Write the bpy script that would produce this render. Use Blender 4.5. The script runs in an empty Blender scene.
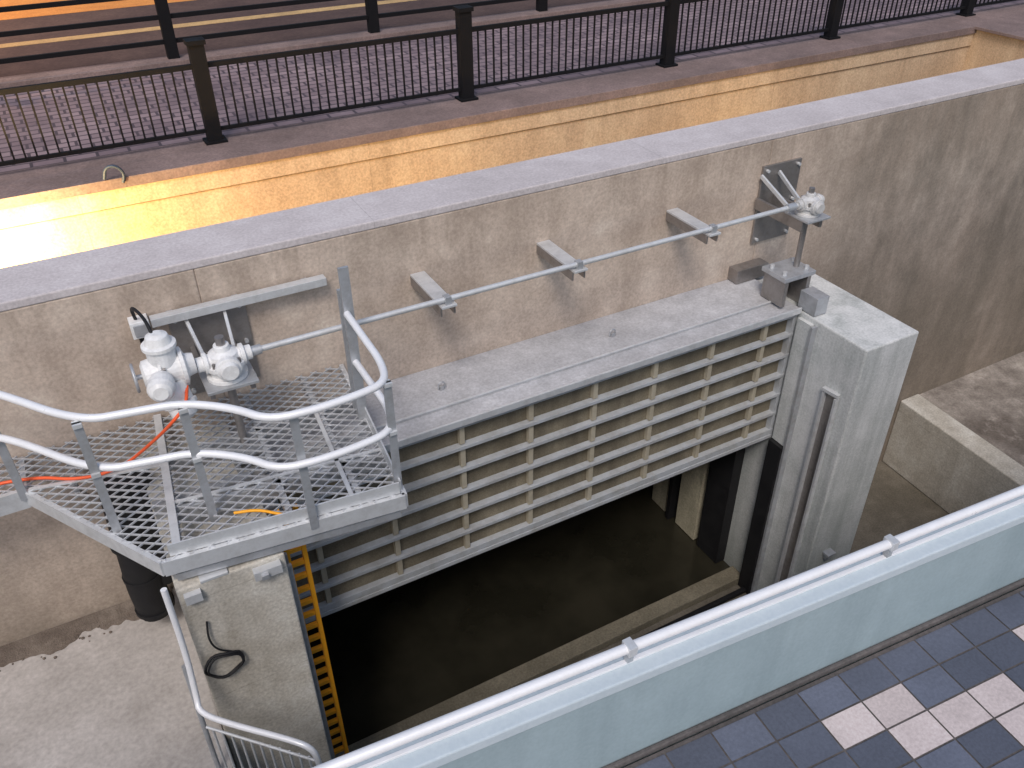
import bpy, math, random
import mathutils
from mathutils import Vector, Matrix
random.seed(7)
S=0.68; ZO=7.19           # model units -> metres ; paving level = 0
def W(p): return Vector((p[0]*S,p[1]*S,(p[2]+ZO)*S))
scene=bpy.context.scene
# ------------------------------------------------------------------ materials
def newmat(name):
    m=bpy.data.materials.new(name); m.use_nodes=True
    nt=m.node_tree; b=nt.nodes["Principled BSDF"]; return m,nt,b
def N(nt,t,**k):
    n=nt.nodes.new(t)
    for a,v in k.items():
        if hasattr(n,a): setattr(n,a,v)
        else: n.inputs[a].default_value=v
    return n
def mth(nt,op,a,b=None,clamp=False):
    n=nt.nodes.new("ShaderNodeMath"); n.operation=op; n.use_clamp=clamp
    for i,x in enumerate((a,b)):
        if x is None: continue
        if isinstance(x,(int,float)): n.inputs[i].default_value=x
        else: nt.links.new(x,n.inputs[i])
    return n.outputs[0]
def noise(nt,vec,scale,detail=4,rough=.55,mapscale=None):
    n=nt.nodes.new("ShaderNodeTexNoise"); n.inputs["Scale"].default_value=scale
    n.inputs["Detail"].default_value=min(detail,4); n.inputs["Roughness"].default_value=rough
    if mapscale:
        mp=nt.nodes.new("ShaderNodeMapping"); mp.inputs["Scale"].default_value=mapscale
        nt.links.new(vec,mp.inputs[0]); vec=mp.outputs[0]
    nt.links.new(vec,n.inputs["Vector"]); return n.outputs["Fac"]
def ramp(nt,fac,stops):
    r=nt.nodes.new("ShaderNodeValToRGB"); e=r.color_ramp.elements
    while len(e)<len(stops): e.new(.5)
    for i,(p,c) in enumerate(stops):
        e[i].position=p
        if isinstance(c,(int,float)): c=(c,c,c)
        e[i].color=(*c,1)
    nt.links.new(fac,r.inputs[0]); return r.outputs[0]
def mix(nt,fac,a,b,mode='MIX'):
    n=nt.nodes.new("ShaderNodeMix"); n.data_type='RGBA'; n.blend_type=mode
    for k,x in ((0,fac),(6,a),(7,b)):
        if isinstance(x,(int,float)): n.inputs[k].default_value=x
        elif isinstance(x,tuple): n.inputs[k].default_value=(*x,1)
        else: nt.links.new(x,n.inputs[k])
    return n.outputs[2]
def mul(c,f): return tuple(x*f for x in c)
def concrete(name,base,dark=None,stain=.5,streak=.4,panel=None,rough=.85,xstain=None,scale=1.0,bump=0,zlow=None,fine=.35,ztop=None):
    m,nt,b=newmat(name); tc=N(nt,"ShaderNodeTexCoord").outputs["Object"]
    dark=dark or mul(base,.5)
    n1=noise(nt,tc,.7*scale,4,.65); n2=noise(nt,tc,3.4*scale,4,.7); n3=noise(nt,tc,38*scale,2,.6)
    f1=ramp(nt,n1,[(.38,0),(.66,1)])
    col=mix(nt,mth(nt,'MULTIPLY',f1,stain),base,dark)
    f2=ramp(nt,n2,[(.42,0),(.70,1)])
    col=mix(nt,mth(nt,'MULTIPLY',f2,stain*.7),col,mul(dark,.9))
    f2b=ramp(nt,n2,[(.28,1),(.42,0)])
    col=mix(nt,mth(nt,'MULTIPLY',f2b,stain*.5),col,tuple(min(1,x*1.25) for x in base))
    sep=N(nt,"ShaderNodeSeparateXYZ"); nt.links.new(tc,sep.inputs[0])
    if streak>0:
        s=noise(nt,tc,1.0,4,.65,(3.2,3.2,.22)); sf=ramp(nt,s,[(.46,0),(.68,1)])
        col=mix(nt,mth(nt,'MULTIPLY',sf,streak),col,mul(dark,.75))
    if xstain:
        x0,x1,amt=xstain
        g=N(nt,"ShaderNodeMapRange",**{"From Min":x0*S,"From Max":x1*S}); nt.links.new(sep.outputs[0],g.inputs[0])
        s=noise(nt,tc,1.0,4,.72,(1.1,1.1,.42)); sf=ramp(nt,s,[(.34,.38),(.62,1)])
        col=mix(nt,mth(nt,'MULTIPLY',mth(nt,'MULTIPLY',g.outputs[0],sf),amt),col,(.13,.115,.095))
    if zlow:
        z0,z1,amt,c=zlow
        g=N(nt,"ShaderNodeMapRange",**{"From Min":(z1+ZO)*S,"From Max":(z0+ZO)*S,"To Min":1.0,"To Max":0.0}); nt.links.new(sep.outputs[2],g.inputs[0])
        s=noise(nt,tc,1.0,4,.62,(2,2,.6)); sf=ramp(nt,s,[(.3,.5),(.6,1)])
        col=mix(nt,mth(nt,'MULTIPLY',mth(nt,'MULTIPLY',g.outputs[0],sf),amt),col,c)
    if ztop:
        z0,z1,amt,c=ztop
        g=N(nt,"ShaderNodeMapRange",**{"From Min":(z1+ZO)*S,"From Max":(z0+ZO)*S}); nt.links.new(sep.outputs[2],g.inputs[0])
        s=noise(nt,tc,1.0,4,.7,(2.2,2.2,.35)); sf=ramp(nt,s,[(.44,0),(.60,1)])
        col=mix(nt,mth(nt,'MULTIPLY',mth(nt,'MULTIPLY',g.outputs[0],sf),amt),col,c)
    if panel:
        px,pz=panel
        for o,pp in ((0,px),(2,pz)):
            if not pp: continue
            fr=mth(nt,'FRACT',mth(nt,'DIVIDE',mth(nt,'ADD',sep.outputs[o],100.13),pp))
            ln=mth(nt,'LESS_THAN',fr,.010/pp)
            col=mix(nt,mth(nt,'MULTIPLY',ln,.3),col,mul(dark,.6))
    col=mix(nt,fine,col,ramp(nt,n3,[(.3,.35),(.7,.95)]),'OVERLAY')
    nt.links.new(col,b.inputs["Base Color"]); b.inputs["Roughness"].default_value=rough
    b.inputs["Specular IOR Level"].default_value=.25
    if bump:
        bp=N(nt,"ShaderNodeBump",Strength=bump,Distance=.02); nt.links.new(n3,bp.inputs["Height"])
        nt.links.new(bp.outputs[0],b.inputs["Normal"])
    return m
def metal(name,base,metallic=.55,rough=.45,var=.3,scale=6,grime=(.16,.14,.12),spec=.5):
    m,nt,b=newmat(name); tc=N(nt,"ShaderNodeTexCoord").outputs["Object"]
    n1=noise(nt,tc,scale,4,.7)
    col=mix(nt,mth(nt,'MULTIPLY',ramp(nt,n1,[(.42,0),(.72,1)]),var),base,grime)
    nt.links.new(col,b.inputs["Base Color"]); b.inputs["Metallic"].default_value=metallic
    r=ramp(nt,n1,[(.3,rough-.08),(.7,rough+.15)]); nt.links.new(r,b.inputs["Roughness"])
    b.inputs["Specular IOR Level"].default_value=spec
    return m
def islandmat(name,base,var=.25,rough=.6):
    m,nt,b=newmat(name); g=N(nt,"ShaderNodeNewGeometry"); tc=N(nt,"ShaderNodeTexCoord").outputs["Object"]
    col=mix(nt,g.outputs["Random Per Island"],mul(base,1-var),mul(base,1+var))
    n1=noise(nt,tc,1.6,4,.7); n2=noise(nt,tc,45,2,.7)
    col=mix(nt,mth(nt,'MULTIPLY',ramp(nt,n1,[(.4,0),(.7,1)]),.4),col,mul(base,.5))
    col=mix(nt,.25,col,ramp(nt,n2,[(.3,.3),(.7,.85)]),'OVERLAY')
    nt.links.new(col,b.inputs["Base Color"]); b.inputs["Roughness"].default_value=rough
    return m
M_wall=concrete("wall_concrete",(.60,.505,.43),(.33,.26,.21),.6,.30,xstain=(10.8,13.6,.80),zlow=(-7.2,-9.6,.65,(.20,.17,.135)),fine=.25,ztop=(-4.78,-6.0,.5,(.24,.19,.15)))  # zlow paints the shade under the platform into the lower wall colour
M_cop=concrete("coping_concrete",(.55,.51,.52),(.36,.33,.335),.45,0,panel=(3.2,0),fine=.22)
M_pier=concrete("pier_concrete",(.64,.65,.65),(.33,.36,.35),.5,.5,zlow=(-9.0,-14,.6,(.20,.22,.19)),fine=.25)
M_pierL=concrete("pier_concrete_weathered",(.60,.58,.53),(.32,.285,.23),.6,.35,panel=(0,1.15))
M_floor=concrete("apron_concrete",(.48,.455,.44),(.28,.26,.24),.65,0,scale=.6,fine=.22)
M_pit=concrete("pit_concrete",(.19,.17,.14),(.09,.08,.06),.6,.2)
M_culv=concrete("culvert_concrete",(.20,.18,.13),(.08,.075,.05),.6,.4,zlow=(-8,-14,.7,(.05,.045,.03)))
M_culvR=concrete("culvert_edge_concrete",(.52,.48,.36),(.26,.24,.18),.5,.5)
M_sill=concrete("sill_concrete",(.24,.215,.16),(.12,.105,.075),.6,.0)
M_ret=concrete("retaining_concrete",(.60,.45,.31),(.40,.28,.18),.4,.3,panel=(4.75*S,0),ztop=(-5.0,-6.4,.35,(.25,.18,.11)))
M_ledge=concrete("ledge_concrete",(.23,.17,.16),(.12,.09,.085),.6,0)
M_dirt=concrete("dirt",(.19,.16,.135),(.08,.06,.05),.8,0,scale=2,bump=.6)
M_dirtR=concrete("damp_slab",(.40,.36,.32),(.12,.10,.085),.9,0,scale=.9,bump=.3)
M_shelf=concrete("gate_top",(.50,.505,.53),(.29,.29,.30),.6,0,rough=.65,fine=.25)
M_par=concrete("parapet_paint",(.33,.42,.46),(.25,.33,.37),.35,.3,rough=.5,fine=.08)
M_parcap=concrete("parapet_cap_paint",(.50,.58,.64),(.38,.46,.52),.3,0,rough=.45,fine=.08)
M_galv=metal("galvanised_steel",(.50,.52,.55),.5,.42,.4)
M_galvL=metal("galvanised_bright",(.66,.68,.70),.35,.42,.3)
M_mesh=metal("grating_steel",(.62,.64,.67),.4,.45,.4)
M_stain=metal("stainless_plate",(.34,.32,.31),.7,.38,.4,9)
M_rail=metal("aluminium_rail",(.86,.87,.90),.15,.35,.12)
M_gate=metal("gate_rib_steel",(.52,.55,.585),.2,.5,.55,4,(.27,.25,.22))
M_stiff=metal("gate_stiffener",(.44,.40,.31),.05,.6,.5,4,(.25,.22,.16))
M_skin=concrete("gate_skin",(.205,.18,.13),(.10,.085,.06),.8,.6,rough=.6,scale=1.5)
M_paint=metal("actuator_paint",(.80,.81,.82),0,.35,.3,9)
M_black=metal("fence_black",(.008,.008,.010),.0,.7,.3,5,(.018,.016,.016),spec=.15)
M_rub=metal("black_rubber",(.012,.012,.014),0,.6,.4,5,(.03,.03,.03),spec=.3)
M_yel=metal("ladder_yellow",(.95,.42,.02),0,.5,.2,6,(.45,.20,.03))
M_org=metal("orange_cable",(.90,.12,.03),0,.5,.1)
M_bluec=metal("dark_cable",(.03,.05,.09),0,.5,.1)
M_tileD=islandmat("tile_dark",(.105,.12,.165),.28)
M_tileL=islandmat("tile_light",(.56,.49,.49),.10)
M_grout=concrete("grout",(.12,.11,.11),(.05,.05,.05),.5,0)
M_yline=concrete("road_line_yellow",(.50,.34,.16),(.30,.20,.10),.6,0)
M_asph=concrete("asphalt_warm",(.10,.065,.055),(.05,.03,.03),.6,0,scale=.6)
M_asphO=concrete("road_orange_glow",(.60,.26,.07),(.38,.15,.04),.5,0)  # orange light on the far road, painted as a coloured strip
def water():
    m,nt,b=newmat("water"); tc=N(nt,"ShaderNodeTexCoord").outputs["Object"]
    n=noise(nt,tc,.8,4,.6); nt.links.new(ramp(nt,n,[(.35,(.017,.016,.011)),(.65,(.036,.033,.023))]),b.inputs["Base Color"])
    b.inputs["Roughness"].default_value=.15
    bp=N(nt,"ShaderNodeBump",Strength=.12,Distance=.02); nt.links.new(noise(nt,tc,5,2,.5),bp.inputs["Height"]); nt.links.new(bp.outputs[0],b.inputs["Normal"]); return m
M_water=water()
def pavers():
    m,nt,b=newmat("road_pavers"); tc=N(nt,"ShaderNodeTexCoord").outputs["Object"]
    br=N(nt,"ShaderNodeTexBrick",Scale=1.0); br.inputs["Brick Width"].default_value=.34; br.inputs["Row Height"].default_value=.17
    br.inputs["Mortar Size"].default_value=.018; br.inputs["Color1"].default_value=(.21,.15,.165,1); br.inputs["Color2"].default_value=(.33,.245,.26,1); br.inputs["Mortar"].default_value=(.07,.05,.06,1)
    nt.links.new(tc,br.inputs["Vector"])
    n=noise(nt,tc,.7,4,.7); col=mix(nt,mth(nt,'MULTIPLY',ramp(nt,n,[(.4,0),(.65,1)]),.6),br.outputs[0],(.09,.065,.08))
    nt.links.new(col,b.inputs["Base Color"]); b.inputs["Roughness"].default_value=.75; return m
M_pav=pavers()
def emis(name,c,s):
    m,nt,b=newmat(name); b.inputs["Emission Color"].default_value=(*c,1); b.inputs["Emission Strength"].default_value=s; b.inputs["Base Color"].default_value=(*c,1); return m
M_lamp=emis("lamp_glass",(1,.75,.35),8)
# ------------------------------------------------------------------ mesh builder
class B:
    def __init__(s,name): s.n=name; s.v=[]; s.f=[]; s.mi=[]; s.sm=[]; s.mats=[]
    def m(s,mat):
        if mat not in s.mats: s.mats.append(mat)
        return s.mats.index(mat)
    def add(s,vs,fs,mat,smooth=False):
        o=len(s.v); s.v+=[Vector(v) for v in vs]; k=s.m(mat)
        for f in fs: s.f.append([i+o for i in f]); s.mi.append(k); s.sm.append(smooth)
    def box(s,x0,x1,y0,y1,z0,z1,mat):
        vs=[(x,y,z) for z in (z0,z1) for y in (y0,y1) for x in (x0,x1)]
        s.add(vs,[(0,2,3,1),(4,5,7,6),(0,1,5,4),(2,6,7,3),(0,4,6,2),(1,3,7,5)],mat)
    def beam(s,p0,p1,w,h,mat,up=(0,0,1)):
        p0=Vector(p0);p1=Vector(p1);d=(p1-p0).normalized();up=Vector(up)
        if abs(d.dot(up))>.98: up=Vector((0,1,0))
        sd=d.cross(up).normalized();u=sd.cross(d).normalized();vs=[]
        for p in (p0,p1):
            for a,b in ((-1,-1),(1,-1),(1,1),(-1,1)): vs.append(p+sd*a*w/2+u*b*h/2)
        s.add(vs,[(3,2,1,0),(4,5,6,7),(0,1,5,4),(1,2,6,5),(2,3,7,6),(3,0,4,7)],mat)
    def prism(s,poly,z0,z1,mat):
        n=len(poly); vs=[(x,y,z0) for x,y in poly]+[(x,y,z1) for x,y in poly]
        fs=[tuple(range(n))[::-1],tuple(range(n,2*n))]+[(i,(i+1)%n,n+(i+1)%n,n+i) for i in range(n)]
        s.add(vs,fs,mat)
    def tube(s,pts,r,mat,n=12,it=0,closed=False,cap=True):
        pts=[Vector(p) for p in pts]
        for _ in range(it):
            q=[] if closed else [pts[0]]
            rng=range(len(pts)) if closed else range(len(pts)-1)
            for i in rng:
                a=pts[i];b=pts[(i+1)%len(pts)]
                q+=[a*.75+b*.25,a*.25+b*.75]
            if not closed: q.append(pts[-1])
            pts=q
        L=len(pts); rings=[]; prev=None
        for i in range(L):
            if closed: t=(pts[(i+1)%L]-pts[i-1]).normalized()
            else: t=(pts[min(i+1,L-1)]-pts[max(i-1,0)]).normalized()
            if prev is None:
                a=Vector((0,0,1)) if abs(t.z)<.9 else Vector((1,0,0)); nrm=(a-t*a.dot(t)).normalized()
            else: nrm=(prev-t*prev.dot(t)).normalized()
            prev=nrm; bi=t.cross(nrm)
            rings.append([pts[i]+(nrm*math.cos(2*math.pi*k/n)+bi*math.sin(2*math.pi*k/n))*r for k in range(n)])
        vs=[v for g in rings for v in g]; fs=[]
        for i in range(L if closed else L-1):
            j=(i+1)%L
            for k in range(n): fs.append((i*n+k,i*n+(k+1)%n,j*n+(k+1)%n,j*n+k))
        s.add(vs,fs,mat,True)
        if cap and not closed:
            s.add(rings[0],[tuple(range(n))[::-1]],mat); s.add(rings[-1],[tuple(range(n))],mat)
    def cyl(s,p0,p1,r,mat,n=20): s.tube([p0,p1],r,mat,n)
    def lathe(s,p0,p1,prof,mat,n=24):   # prof: list of (t,r)
        p0=Vector(p0);p1=Vector(p1);t=(p1-p0).normalized(); a=Vector((0,0,1)) if abs(t.z)<.9 else Vector((1,0,0))
        u=(a-t*a.dot(t)).normalized();w=t.cross(u);vs=[];fs=[]
        for q,r in prof:
            c=p0+(p1-p0)*q
            for k in range(n): vs.append(c+(u*math.cos(2*math.pi*k/n)+w*math.sin(2*math.pi*k/n))*r)
        for i in range(len(prof)-1):
            for k in range(n): fs.append((i*n+k,i*n+(k+1)%n,(i+1)*n+(k+1)%n,(i+1)*n+k))
        fs.append(tuple(range(n))[::-1]); fs.append(tuple((len(prof)-1)*n+k for k in range(n)))
        s.add(vs,fs,mat,False)
    def done(s,bevel=0,parent=None):
        me=bpy.data.meshes.new(s.n); me.from_pydata([W(v) for v in s.v],[],s.f)
        for m in s.mats: me.materials.append(m)
        for p,i,k in zip(me.polygons,s.mi,s.sm): p.material_index=i; p.use_smooth=k
        me.update(); o=bpy.data.objects.new(s.n,me); scene.collection.objects.link(o)
        if bevel:
            b=o.modifiers.new("bevel","BEVEL"); b.width=bevel; b.segments=2; b.limit_method='ANGLE'; b.angle_limit=math.radians(50)
        if parent: o.parent=parent
        return o
XL,XR=-60,70
# ------------------------------------------------------------------ channel wall with culvert opening
b=B("concrete_channel_wall")
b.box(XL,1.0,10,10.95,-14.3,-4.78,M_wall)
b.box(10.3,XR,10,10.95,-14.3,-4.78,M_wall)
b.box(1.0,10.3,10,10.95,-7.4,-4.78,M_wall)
b.box(XL,XR,9.995,10.955,-4.779,-4.67,M_cop)
b.done(.012)
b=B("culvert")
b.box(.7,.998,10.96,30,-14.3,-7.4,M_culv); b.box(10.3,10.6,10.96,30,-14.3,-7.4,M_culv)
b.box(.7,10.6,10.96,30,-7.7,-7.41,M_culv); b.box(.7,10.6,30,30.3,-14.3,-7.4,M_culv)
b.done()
b=B("water"); b.box(1.005,10.295,8.98,29.9,-14.2,-13.93,M_water); b.done()
# ------------------------------------------------------------------ pit floor, sill
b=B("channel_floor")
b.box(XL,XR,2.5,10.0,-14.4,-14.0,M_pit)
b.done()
b=B("gate_sill")
b.box(.95,10.2,8.62,8.96,-13.998,-13.80,M_sill)
b.box(.95,10.2,8.36,8.46,-13.998,-13.90,M_rub)
b.box(.95,10.2,8.10,8.24,-13.998,-13.92,M_galv)
b.box(.95,10.2,7.80,7.86,-13.998,-13.96,M_rub)
b.done(.01)
# left apron
b=B("concrete_apron_floor"); b.box(XL,-.27,2.6,9.997,-13.99,-9.70,M_floor); b.done(.02)
b=B("silt_strip")
nx=240; vs=[];fs=[]
for i in range(nx+1):
    x=-9+i*(8.6/nx)
    w=.34+.20*mathutils.noise.noise((x*1.7,0,0))+.12*mathutils.noise.noise((x*7,3,0))
    for j in range(7):
        t=j/6; h=.05*(1-t)+.03*mathutils.noise.noise((x*9,t*5,1))*(1 if 0<j<6 else 0)
        vs.append((x,9.99-w*t,-9.696+max(0.002,h) if j<6 else -9.699))
for i in range(nx):
    for j in range(6): a=i*7+j; fs.append((a,a+1,a+8,a+7))
b.add(vs,fs,M_dirt,True)
for k in range(40):
    x=-3.2+random.random()*2.8;y=9.8-abs(random.gauss(0,.12));r=.01+.018*random.random()
    b.lathe((x,y,-9.70),(x+r*.4,y,-9.70+r),[(0,r*.9),(.5,r),(1,r*.4)],M_dirt,6)
b.done()
# right slab behind kerb wall
b=B("low_kerb_wall"); b.prism([(15.45,2.6),(16.0,2.6),(16.55,9.995),(15.95,9.995)],-13.99,-12.1,M_pierL); b.done(.02)
b=B("silted_slab"); b.prism([(16.0,2.6),(XR,2.6),(XR,9.995),(16.55,9.995)],-13.99,-12.16,M_dirtR); b.done()
# ------------------------------------------------------------------ piers
b=B("concrete_pier")
b.box(10.22,11.42,7.2,9.998,-13.99,-7.30,M_pier)
b.done(.02)
b=B("concrete_pier")
b.box(-.26,.93,7.2,9.998,-13.99,-7.08,M_pierL)
b.done(.015)
b=B("stoplog_guide")
for y in (7.48,7.74):
    b.box(10.13,10.217,y-.022,y+.022,-13.98,-8.40,M_galvL)
b.box(10.20,10.217,7.505,7.715,-13.98,-8.40,M_stain)
b.beam((10.20,7.46,-8.35),(10.16,7.78,-8.35),.09,.06,M_galvL)
b.box(10.55,10.75,7.05,7.198,-12.0,-11.94,M_galv); b.box(10.6,10.7,7.12,7.198,-12.14,-12.0,M_galv)
b.done()
b=B("stoplog_guide")
for y in (7.36,7.56): b.box(.932,1.0,y-.025,y+.025,-13.98,-7.45,M_galv)
b.box(.932,.95,7.386,7.534,-13.98,-7.5,M_stain)
b.done()
# ------------------------------------------------------------------ gate
GX0,GX1=1.12,10.2
b=B("steel_flood_gate")
b.box(GX0,GX1,8.80,8.88,-9.94,-7.32,M_skin)
zs=[-7.36-i*(9.90-7.36)/6 for i in range(7)]
for i,z in enumerate(zs):
    t=.035 if 0<i<6 else .065
    b.box(GX0,GX1,8.69,8.798,z-t/2,z+t/2,M_gate)
    b.box(GX0,GX1,8.670,8.688,z-t*.9,z+t*.9,M_gate)
xs=[1.6+1.139*i for i in range(8)]
for x in xs:
    for i in range(6):
        b.box(x-.04,x+.04,8.715,8.798,zs[i+1]+.037,zs[i]-.037,M_stiff)
b.box(GX0,GX0+.07,8.68,8.9,-9.94,-7.3,M_gate); b.box(GX1-.07,GX1-.001,8.68,8.9,-9.94,-7.3,M_gate)
b.box(GX0,GX1,8.66,8.90,-10.04,-9.965,M_gate)
b.box(GX0,GX1,8.70,8.88,-10.10,-10.042,M_rub)
b.done(.003)
b=B("gate_hood_slab")
b.box(.935,10.2,9.0,9.997,-7.315,-7.215,M_shelf)
b.box(.935,10.2,8.64,8.997,-7.315,-7.25,M_shelf)
b.box(.935,10.2,8.985,9.02,-7.214,-7.19,M_galvL)
b.box(.935,10.2,8.60,8.637,-7.33,-7.22,M_galvL)
for x in (3.9,6.9):
    b.box(x-.03,x+.03,9.38,9.44,-7.214,-7.15,M_galv); b.tube([(x-.05,9.41,-7.2),(x-.05,9.41,-7.09),(x+.05,9.41,-7.09),(x+.05,9.41,-7.2)],.014,M_galv,6,1)
b.done(.006)
b=B("gate_guide_frame")
b.box(10.06,10.218,8.28,8.60,-13.98,-10.0,M_rub)
b.box(10.14,10.218,8.30,8.60,-9.99,-7.4,M_pier)
b.box(10.10,10.218,8.22,8.27,-13.98,-7.4,M_galv)
b.box(.934,1.10,8.35,8.60,-13.98,-7.4,M_galv)
b.box(9.98,10.295,9.25,9.9,-13.9,-9.0,M_rub)
b.box(10.0,10.295,10.05,10.7,-13.9,-7.42,M_culvR); b.box(9.9,10.295,10.85,10.95,-13.9,-7.42,M_rub); b.box(10.0,10.295,11.1,11.6,-13.9,-7.72,M_culvR)
b.done()
b=B("gate_lifting_lug")
b.box(9.85,9.93,8.75,9.25,-7.2,-6.72,M_stain); b.box(10.35,10.43,8.75,9.25,-7.29,-6.72,M_stain)
b.box(9.8,10.48,8.72,9.28,-6.718,-6.64,M_galv); b.box(9.75,10.45,9.75,9.99,-7.2,-6.95,M_stain)
b.box(9.94,10.34,9.1,9.16,-7.2,-6.72,M_stain)
b.box(10.23,10.5,8.35,8.74,-7.28,-6.95,M_galv)
b.box(10.47,10.50,8.75,9.7,-7.29,-7.05,M_galvL)
for x in (9.9,10.38):
    for y in (8.85,9.15): b.cyl((x,y,-6.64),(x,y,-6.58),.04,M_galvL,6)
b.done(.005)
b=B("gate_lifting_lug")
b.box(.8,.86,8.8,9.2,-7.07,-6.85,M_galv); b.box(1.1,1.16,8.8,9.2,-7.2,-6.85,M_galv); b.box(.76,1.2,8.78,9.22,-6.849,-6.8,M_galv)
b.done(.005)
# ------------------------------------------------------------------ line shaft + brackets
b=B("drive_shaft")
b.cyl((1.2,9.0,-5.50),(10.05,9.0,-5.50),.038,M_galvL,14)
for x in (1.35,9.9):
    b.cyl((x-.08,9.0,-5.50),(x+.08,9.0,-5.50),.062,M_galv,14)
b.done()
for x in (3.89,5.93,8.33):
    b=B("shaft_wall_bracket")
    b.box(x-.11,x+.11,8.92,9.998,-5.60,-5.565,M_galvL)
    b.box(x-.11,x-.085,8.98,9.998,-5.74,-5.601,M_stain); b.box(x+.085,x+.11,8.98,9.998,-5.74,-5.601,M_stain)
    b.box(x-.045,x+.045,8.95,9.05,-5.564,-5.45,M_galv)
    b.done(.004)
# ------------------------------------------------------------------ gearboxes
def gearbox(x,px0,px1,pz0,pz1,zb,s=1.0,pm=None):
    pm=pm or M_paint
    b=B("gate_gearbox")
    b.box(px0,px1,9.95,9.999,pz0,pz1,M_stain)
    for bx in (px0+.08,px1-.08):
        for bz in (pz0+.08,(pz0+pz1)/2,pz1-.08): b.cyl((bx,9.95,bz),(bx,9.90,bz),.03,M_galvL,6)
    z=-5.5
    for dx in (-.24*s,.24*s):
        b.box(x+dx-.03,x+dx+.03,8.85,9.949,z-.42,z-.28*s-.001,M_stain)
        b.beam((x+dx,9.94,z+.16),(x+dx*.7,9.2,z-.2),.04,.07,M_galvL)
    b.box(x-.3*s,x+.3*s,8.72,9.25,z-.279*s,z-.235*s,M_galv)
    sc=lambda pr:[(t,r*s) for t,r in pr]
    b.lathe((x,9,z-.234*s),(x,9,z+.20*s),sc([(0,.24),(.12,.24),(.13,.19),(.35,.2),(.36,.24),(.5,.24),(.52,.19),(.75,.17),(.85,.10),(1,.09)]),pm)
    b.lathe((x-.32*s,9,z),(x+.32*s,9,z),sc([(0,.09),(.12,.09),(.13,.13),(.2,.13),(.22,.1),(.78,.1),(.8,.13),(.87,.13),(.88,.09),(1,.09)]),pm)
    b.lathe((x,9-.18*s,z-.02),(x,9-.32*s,z-.02),sc([(0,.15),(.5,.15),(.6,.12),(1,.10)]),pm)
    for k in range(8):
        a=k*math.pi/4; b.cyl((x+.21*s*math.cos(a),9+.21*s*math.sin(a),z-.01),(x+.21*s*math.cos(a),9+.21*s*math.sin(a),z+.05),.02,M_stain,6)
    b.cyl((x,9,z+.18*s),(x,9,z+.30*s),.055*s,M_stain)
    b.cyl((x,9,zb),(x,9,z-.24*s),.05,M_stain,12)
    b.done(.004)
gearbox(.99,.55,1.5,-6.5,-5.28,-6.82)
M_paintG=metal("gearbox_grey_paint",(.62,.62,.62),.1,.4,.4,9)
gearbox(10.3,10.15,11.0,-6.6,-5.2,-6.66,.82,M_paintG)
# actuator
b=B("electric_actuator")
z=-5.45;x=.36
b.lathe((x-.28,9,z),(x+.30,9,z),[(0,.12),(.05,.17),(.3,.19),(.31,.23),(.36,.23),(.37,.19),(.72,.19),(.73,.23),(.8,.23),(.85,.14),(1,.12)],M_paint)
b.lathe((x-.02,9,z+.1),(x-.02,9,z+.5),[(0,.16),(.55,.16),(.56,.19),(.66,.19),(.7,.15),(.92,.12),(1,.06)],M_paint)
b.lathe((x+.0,8.9,z-.12),(x+.04,8.7,z-.52),[(0,.15),(.5,.16),(.52,.19),(.62,.19),(.65,.16),(.9,.14),(1,.08)],M_paint)
b.lathe((x-.1,8.8,z),(x-.16,8.5,z+.02),[(0,.13),(.3,.15),(.7,.15),(.9,.12),(1,.08)],M_paint)
for k in range(8):
    a=k*math.pi/4+.2
    b.cyl((x-.09,9+.21*math.cos(a),z+.21*math.sin(a)),(x-.03,9+.21*math.cos(a),z+.21*math.sin(a)),.02,M_stain,6)
ring=[(x-.36,9+.16*math.cos(k*math.pi/8),z+.0+.16*math.sin(k*math.pi/8)) for k in range(16)]
b.tube(ring,.018,M_galv,8,closed=True)
for k in range(3):
    a=k*2.094; b.cyl((x-.36,9,z),(x-.36,9+.16*math.cos(a),z+.16*math.sin(a)),.014,M_galv,8)
b.cyl((x-.38,9,z),(x-.25,9,z),.03,M_galv,10)
b.cyl((x+.3,9,z-.03),(.70,9,z-.05),.05,M_galvL,12)
b.box(x-.05,x+.14,9.1,9.92,z-.34,z-.26,M_stain)
b.tube([(x-.05,8.98,z+.45),(x-.08,9.2,z+.62),(x-.18,9.7,z+.55),(x-.15,9.93,z+.2)],.02,M_rub,8,3)
b.done()
b=B("cable_tray")
b.box(.36,2.55,9.80,9.86,-5.32,-5.21,M_galvL); b.box(.36,2.55,9.861,9.93,-5.235,-5.21,M_galvL)
for xx in (.6,1.4,2.3): b.box(xx-.04,xx+.04,9.862,9.999,-5.32,-5.236,M_galv)
b.done(.004)
b=B("junction_box"); b.box(.12,.34,9.80,9.998,-5.42,-5.2,M_paint); b.box(.15,.31,9.78,9.799,-5.39,-5.23,M_galv); b.cyl((.21,9.88,-5.42),(.21,9.88,-5.52),.03,M_rub,10)
b.tube([(.21,9.88,-5.5),(.25,9.8,-5.8),(.32,9.5,-5.75),(.36,9.25,-5.6)],.02,M_rub,8,3)
b.done(.008)
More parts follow.
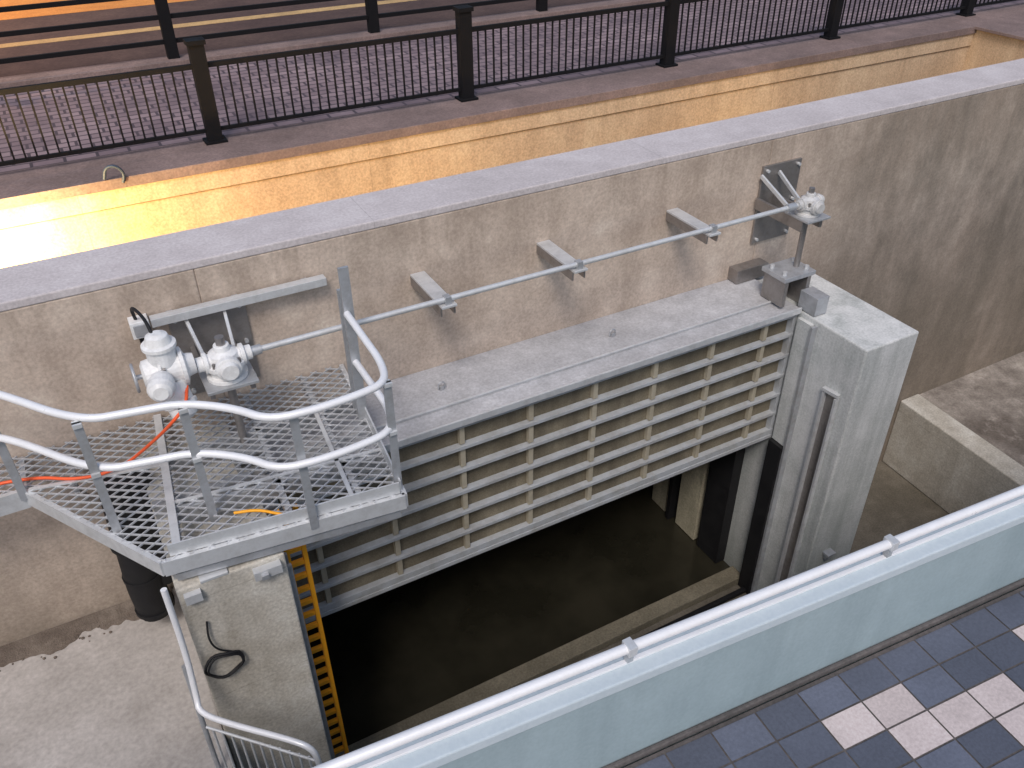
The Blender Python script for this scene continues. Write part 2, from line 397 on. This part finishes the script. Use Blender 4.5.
# ------------------------------------------------------------------ platform
PZ=-6.68
main=[(-.30,7.30),(2.36,7.02),(2.62,9.97),(-1.50,9.97),(-1.50,9.25)]
def clip(poly,p,d):
    t0,t1=-1e9,1e9;n=len(poly)
    for i in range(n):
        a=Vector(poly[i]);e=Vector(poly[(i+1)%n])-a;nm=Vector((-e.y,e.x))
        den=nm.dot(d);num=nm.dot(a-p)
        if abs(den)<1e-9:
            if num>0: return None
            continue
        t=num/den
        if den>0: t0=max(t0,t)
        else: t1=min(t1,t)
    return (t0,t1) if t1-t0>.03 else None
b=B("steel_access_platform")
def mesh_floor(poly,z,sp=.115,ang=33,w=.0135,h=.022):
    for sgn in (1,-1):
        d=Vector((math.cos(math.radians(ang)),sgn*math.sin(math.radians(ang)))); nm=Vector((-d.y,d.x))
        ks=[nm.dot(Vector(p)) for p in poly]; k=math.floor(min(ks)/sp)*sp
        while k<max(ks):
            c=clip(poly,nm*k,d)
            if c:
                a=nm*k+d*c[0]; e=nm*k+d*c[1]; zz=z-(.004 if sgn>0 else 0)
                b.beam((a.x,a.y,zz),(e.x,e.y,zz),w,h,M_mesh)
            k+=sp
mesh_floor(main,PZ); mesh_floor([(-6,9.25),(-1.5,9.25),(-1.5,9.97),(-6,9.97)],PZ)
def edge(p,q,zc,w,h,mat=M_galv,z2=None): b.beam((p[0],p[1],zc),(q[0],q[1],zc),w,h,mat)
A,Bp,C,D,E=main
for p,q in ((A,Bp),(Bp,C),(E,A)): edge(p,q,PZ-.10,.06,.20,M_galvL)
edge((-14,9.25),E,PZ-.12,.06,.26,M_galvL)
edge((-1.5,9.28),(-1.5,9.95),PZ-.1,.06,.18)
for (p,q) in (((.12,9.95),(-.12,7.32)),((1.25,9.95),(1.1,7.18)),((2.05,9.95),(1.9,7.1)),((-.02,8.1),(2.42,7.85)),((.08,9.1),(2.5,9.1))):
    edge(p,q,PZ-.125,.07,.2,M_galv)
edge((.12,9.95),(-.12,7.32),PZ+.03,.09,.03,M_galvL)
edge((1.95,9.1),(1.8,7.12),PZ+.02,.05,.02,M_galvL)
edge((-1.45,9.2),(.05,8.9),PZ+.02,.05,.02,M_galvL)
edge((.0,8.15),(2.42,7.9),PZ+.02,.04,.02,M_galvL)
edge((-.2,7.33),(2.32,7.06),PZ+.09,.02,.16,M_galvL); edge((2.34,7.08),(2.50,8.7),PZ+.09,.02,.16,M_galvL)
for y in (7.45,8.5): b.box(-.24,.92,y-.06,y+.06,-7.078,-6.88,M_galv)
b.beam((-.2,7.34,-6.97),(2.3,7.08,-6.97),.10,.10,M_galv)
b.box(.0,.3,7.19,7.34,-7.08,-7.05,M_galvL)
b.box(.55,.86,7.10,7.198,-7.26,-7.14,M_galvL); b.box(.62,.70,7.06,7.099,-7.24,-7.18,M_galv); b.box(-.2,-.02,7.12,7.198,-7.26,-7.14,M_galvL)
for x in (-4.5,-2.6,-1.0): b.beam((x,9.3,PZ-.25),(x,9.97,-7.6),.06,.1,M_galv); b.beam((x,9.25,PZ-.2),(x,9.97,PZ-.2),.06,.1,M_galv)
b.done()
b=B("platform_handrail")
T=[(-6,9.2,-5.15),(-1.6,9.2,-5.15),(-1.32,8.95,-5.15),(-.62,7.98,-5.15),(-.1,7.88,-5.15),(.35,7.8,-5.15),(.80,7.45,-5.15),(1.05,7.08,-5.15),(1.5,7.02,-5.15),(2.0,7.05,-5.15),(2.32,7.12,-5.15),(2.42,7.5,-5.15),(2.42,8.0,-5.13),(2.42,8.6,-5.1)]
Mr=[(x,y,-5.80) for x,y,z in T[:-3]]+[(2.45,7.5,-5.8),(2.45,8.0,-5.8),(2.45,8.6,-5.8)]
b.tube(T,.043,M_rail,14,3); b.tube(Mr,.043,M_rail,14,3)
for x,y in ((-.64,8.0),(.34,7.74),(1.3,7.1),(2.34,7.15),(-1.52,9.2)):
    b.beam((x,y,PZ-.1),(x,y,-5.17),.09,.03,M_galv)
    for z in (-5.17,-5.82): b.box(x-.045,x+.045,y-.045,y+.045,z-.045,z,M_galvL)
b.beam((2.45,8.62,PZ-.1),(2.45,8.62,-4.5),.12,.04,M_galv); b.beam((2.45,8.86,PZ-.1),(2.45,8.86,-4.9),.08,.04,M_galv)
b.beam((2.45,8.62,-4.52),(2.62,9.2,-4.9),.05,.04,M_galv)
b.done()
b=B("orange_cable")
b.tube([(.5,8.82,-5.62),(.42,8.5,-5.66),(.25,8.45,-5.78),(.1,8.6,-6.0),(-.15,8.8,-6.3),(-.45,9.0,-6.6),(-.9,9.05,-6.63),(-1.4,9.4,-6.63),(-2.2,9.5,-6.63),(-3.6,9.45,-6.63)],.020,M_org,8,3)
b.tube([(.55,7.6,-6.62),(.8,7.5,-6.6),(1.0,7.3,-6.6),(1.1,7.25,-6.62)],.018,M_yel,8,3)
b.done()
# ladder
b=B("yellow_ladder")
for x in (1.03,1.24): b.box(x-.028,x+.028,7.72,7.80,-13.98,-6.95,M_yel)
z=-7.15
while z>-13.9:
    b.box(1.06,1.21,7.73,7.79,z-.03,z+.03,M_yel); z-=.24
for z in (-7.6,-9.4,-11.4,-13.2):
    b.box(.932,1.0,7.74,7.78,z-.03,z+.03,M_yel)
b.done()
# lower rail
b=B("lower_handrail")
b.tube([(-.36,7.12,-6.9),(-.36,7.05,-7.8),(-.40,6.85,-8.40),(-.42,6.7,-8.5),(-.1,6.35,-8.5),(.35,5.92,-8.5),(.56,5.72,-8.55),(.60,5.68,-8.8),(.60,5.68,-10.4)],.035,M_rail,12,2)
b.tube([(-.42,7.0,-8.0),(-.43,6.75,-8.9),(-.43,6.7,-10.2)],.03,M_galv,10,1)
b.beam((-.43,6.7,-10.2),(.60,5.68,-10.2),.05,.05,M_galv)
for i in range(1,12):
    t=i/12; x=-.43+1.03*t;y=6.7-1.02*t
    b.cyl((x,y,-10.2),(x,y,-8.75),.014,M_galvL,6)
b.tube([(-.40,6.68,-8.75),(.57,5.7,-8.78)],.018,M_galvL,8)
b.done()
b=B("hose_loop")
ring=[(-.02+.22*math.cos(k*math.pi/12),7.14+.02*math.sin(k),-8.4+.19*math.sin(k*math.pi/12)) for k in range(24)]
b.tube(ring,.018,M_rub,8,closed=True)
ring=[(-.01+.20*math.cos(k*math.pi/12),7.12+.015*math.sin(k),-8.41+.175*math.sin(k*math.pi/12)) for k in range(24)]
b.tube(ring,.012,M_rub,8,closed=True)
b.tube([(.1,7.15,-8.25),(-.05,7.13,-8.1),(-.1,7.14,-7.9),(-.06,7.17,-7.65)],.012,M_rub,8,2)
b.done()
b=B("black_flexible_duct")
b.tube([(-.62,9.3,-9.3),(-.66,9.3,-8.9),(-.62,9.28,-8.2),(-.58,9.25,-7.5),(-.55,9.25,-6.95)],.24,M_rub,20,2)
b.tube([(-.40,9.35,-8.8),(-.36,9.3,-8.2),(-.35,9.25,-6.95)],.19,M_rub,18,2)
for z in (-9.25,-8.6,-8.0): b.tube([(-.635,9.3,z),(-.635,9.3,z+.05)],.262,M_rub,20)
b.done()
# ------------------------------------------------------------------ parapet / near walkway
def py(x,off=0): return 3.0-.0745*(x-7.26)+off
def strip(b,x0,x1,o0,o1,z0,z1,mat): b.prism([(x0,py(x0,o0)),(x1,py(x1,o0)),(x1,py(x1,o1)),(x0,py(x0,o1))],z0,z1,mat)
b=B("painted_parapet_wall")
strip(b,-30,40,.0,.22,-14.0,-6.05,M_par)
strip(b,-30,40,-.03,.22,-6.048,-5.93,M_parcap)
strip(b,-30,40,-.05,-.002,-7.19,-7.12,M_grout)
b.done(.01)
b=B("parapet_handrail")
b.tube([(-30,py(-30,.12),-5.74),(40,py(40,.12),-5.74)],.045,M_rail,14)
strip(b,-30,40,.10,.14,-5.929,-5.90,M_rail)
x=-8.2
while x<30:
    b.box(x-.03,x+.03,py(x,.09),py(x,.15),-5.90,-5.76,M_galv)
    b.box(x-.04,x+.04,py(x,.06),py(x,.18),-5.79,-5.69,M_galvL); x+=2.78
b.done(.003)
b=B("pavement"); strip(b,-200,200,-300,-.052,-7.5,-7.20,M_grout); b.done()
b=B("paving_tiles")
pat=["DDDDDDDDDDDD",
     "DDLLDDDDDLLD",
     "LDDLLLDLDDLL",
     "LLDDDLDLLDDD",
     "DLLLDDDDLLLD",
     "DDDLLDLDDDLL",
     "LLDDLDLLLDDD",
     "DLLLLDDDLLLL",
     "DDDDLLLDDDDL"]
tu=.50;tv=.33;g=.009
u=Vector((1,-.0745)).normalized();v=Vector((-.0745,-1)).normalized()
o=Vector((7.26,3.0))
for j in range(20):
    row=0 if j==0 else 1+(j-1)%8
    for i in range(-26,22):
        c=pat[row][(i+62)%12]; mat=M_tileD if c=="D" else M_tileL
        p=o+u*(i*tu)+v*(.09+j*tv)
        q=[p+u*g+v*g,p+u*(tu-g)+v*g,p+u*(tu-g)+v*(tv-g),p+u*g+v*(tv-g)]
        b.add([(a.x,a.y,-7.188) for a in q],[(3,2,1,0)],mat)
b.done()
# ------------------------------------------------------------------ lane, retaining wall, road
b=B("service_lane"); b.box(XL,20.7,10.96,14.05,-8.2,-8.0,M_asph); b.done()
b=B("retaining_wall")
b.box(XL,20.7,14.10,14.9,-8.2,-5.42,M_ret)
b.box(XL,20.7,14.06,14.9,-5.40,-5.10,M_ret)
b.box(XL,20.7,14.12,14.9,-5.419,-5.401,M_ledge)
b.box(XL,20.7,14.02,15.2,-5.098,-4.93,M_ledge)
b.box(20.702,32,10.97,15.2,-8.2,-5.0,M_ret); b.box(20.6,32,10.96,15.2,-4.998,-4.925,M_ledge)
b.done(.01)
b=B("road_pavement"); b.box(-300,300,15.2,20.4,-5.3,-4.95,M_pav); b.done()
b=B("kerb"); b.box(-300,300,20.402,20.95,-5.3,-4.85,M_ledge); b.done(.01)
b=B("road"); b.box(-300,300,20.952,400,-5.4,-4.97,M_asph); b.done()
b=B("road_marking_and_glow")
b.box(-300,300,19.9,20.2,-4.949,-4.944,M_yline)
b.box(-300,300,24.2,24.6,-4.969,-4.963,M_yline); b.box(-300,300,27.5,31,-4.969,-4.964,M_asphO); b.done()
b=B("black_metal_fence")
FY=14.98
xp=[2.35+4.78*i for i in range(-3,8)]
for x in xp:
    b.box(x-.12,x+.12,FY-.10,FY+.10,-4.93,-3.34,M_black); b.box(x-.15,x+.15,FY-.13,FY+.13,-3.34,-3.27,M_black)
    b.box(x-.18,x+.18,FY-.16,FY+.16,-4.93,-4.89,M_black)
for i in range(len(xp)-1):
    x0,x1=xp[i]+.12,xp[i+1]-.12
    b.box(x0,x1,FY-.035,FY+.035,-3.72,-3.64,M_black); b.box(x0,x1,FY-.03,FY+.03,-4.76,-4.70,M_black)
    n=28
    for k in range(1,n):
        x=x0+(x1-x0)*k/n; b.box(x-.014,x+.014,FY-.014,FY+.014,-4.70,-3.72,M_black)
b.done()
b=B("black_metal_fence")
FY=20.7
xp=[2.74+4.7*i for i in range(-3,8)]
for x in xp: b.box(x-.12,x+.12,FY-.10,FY+.10,-4.85,-3.3,M_black)
for i in range(len(xp)-1):
    for z in (-3.55,-4.0,-4.5): b.box(xp[i]+.12,xp[i+1]-.12,FY-.04,FY+.04,z-.045,z+.045,M_black)
b.done()
b=B("loose_cable"); b.tube([(.45,14.0,-4.9),(.5,13.98,-4.72),(.65,13.95,-4.7),(.75,13.98,-4.85),(.7,14.0,-5.0)],.025,M_bluec,8,2); b.done()
# ------------------------------------------------------------------ lamps in lane
def lamp(x,y,z,pw):
    b=B("lane_wall_lamp"); b.box(x-.2,x+.2,10.96,11.12,z-.12,z+.12,M_galv); b.box(x-.15,x+.15,11.122,11.17,z-.08,z+.08,M_lamp); o=b.done()
    l=bpy.data.lights.new("lane_lamp_light",'POINT'); l.energy=pw; l.color=(1,.68,.28); l.shadow_soft_size=.12
    q=bpy.data.objects.new("lane_lamp_light",l); q.location=W((x,y,z)); scene.collection.objects.link(q); q.parent=o
lamp(-1.5,12.7,-5.7,620)
lamp(5.5,11.6,-6.1,40); lamp(13,11.6,-6.1,35)
b=B("street_lamp"); b.tube([(-9,24,-4.95),(-9,24,2.5),(-8.8,25,3.3),(-8.5,27,3.4)],.1,M_galv,12,2); b.box(-8.7,-8.2,26.8,27.8,3.3,3.45,M_galv); b.box(-8.6,-8.3,26.9,27.7,3.27,3.298,M_lamp); so=b.done()
l=bpy.data.lights.new("street_lamp_light",'SPOT'); l.energy=2500; l.color=(1,.55,.2); l.spot_size=math.radians(140); l.spot_blend=.6; l.shadow_soft_size=.2
q=bpy.data.objects.new("street_lamp_light",l); q.location=W((-8.4,27.3,3.1)); scene.collection.objects.link(q); q.parent=so
# ------------------------------------------------------------------ light
w=bpy.data.worlds.new("World"); scene.world=w; w.use_nodes=True; nt=w.node_tree
sky=nt.nodes.new("ShaderNodeTexSky"); sky.sky_type='NISHITA'; sky.sun_disc=False
el=math.radians(52); az=math.radians(215)
sky.sun_elevation=el; sky.sun_rotation=az; sky.air_density=1.2; sky.dust_density=3
bg=nt.nodes["Background"]; bg.inputs[1].default_value=.125; nt.links.new(sky.outputs[0],bg.inputs[0])
sl=bpy.data.lights.new("sun",'SUN'); sl.energy=1.55; sl.angle=math.radians(16); sl.color=(1,.93,.88)
so=bpy.data.objects.new("sun",sl); scene.collection.objects.link(so)
d=Vector((math.sin(az)*math.cos(el),math.cos(az)*math.cos(el),math.sin(el)))
so.rotation_euler=d.to_track_quat('Z','Y').to_euler(); so.location=d*50
# ------------------------------------------------------------------ camera
R=[[0.87788,-0.28099,0.38777],[-0.47882,-0.50234,0.71999],[-0.00752,-0.81774,-0.57554]]
cam=bpy.data.cameras.new("camera"); co=bpy.data.objects.new("camera",cam); scene.collection.objects.link(co)
m3=Matrix([[r[0],-r[1],-r[2]] for r in R])
co.matrix_world=Matrix.Translation(W((0,0,0)))@m3.to_4x4()
cam.sensor_width=36; cam.lens=849.7/1024*36; cam.clip_end=2000; cam.clip_start=.05
scene.camera=co
scene.view_settings.view_transform='Standard'; scene.view_settings.look='None'; scene.view_settings.exposure=0
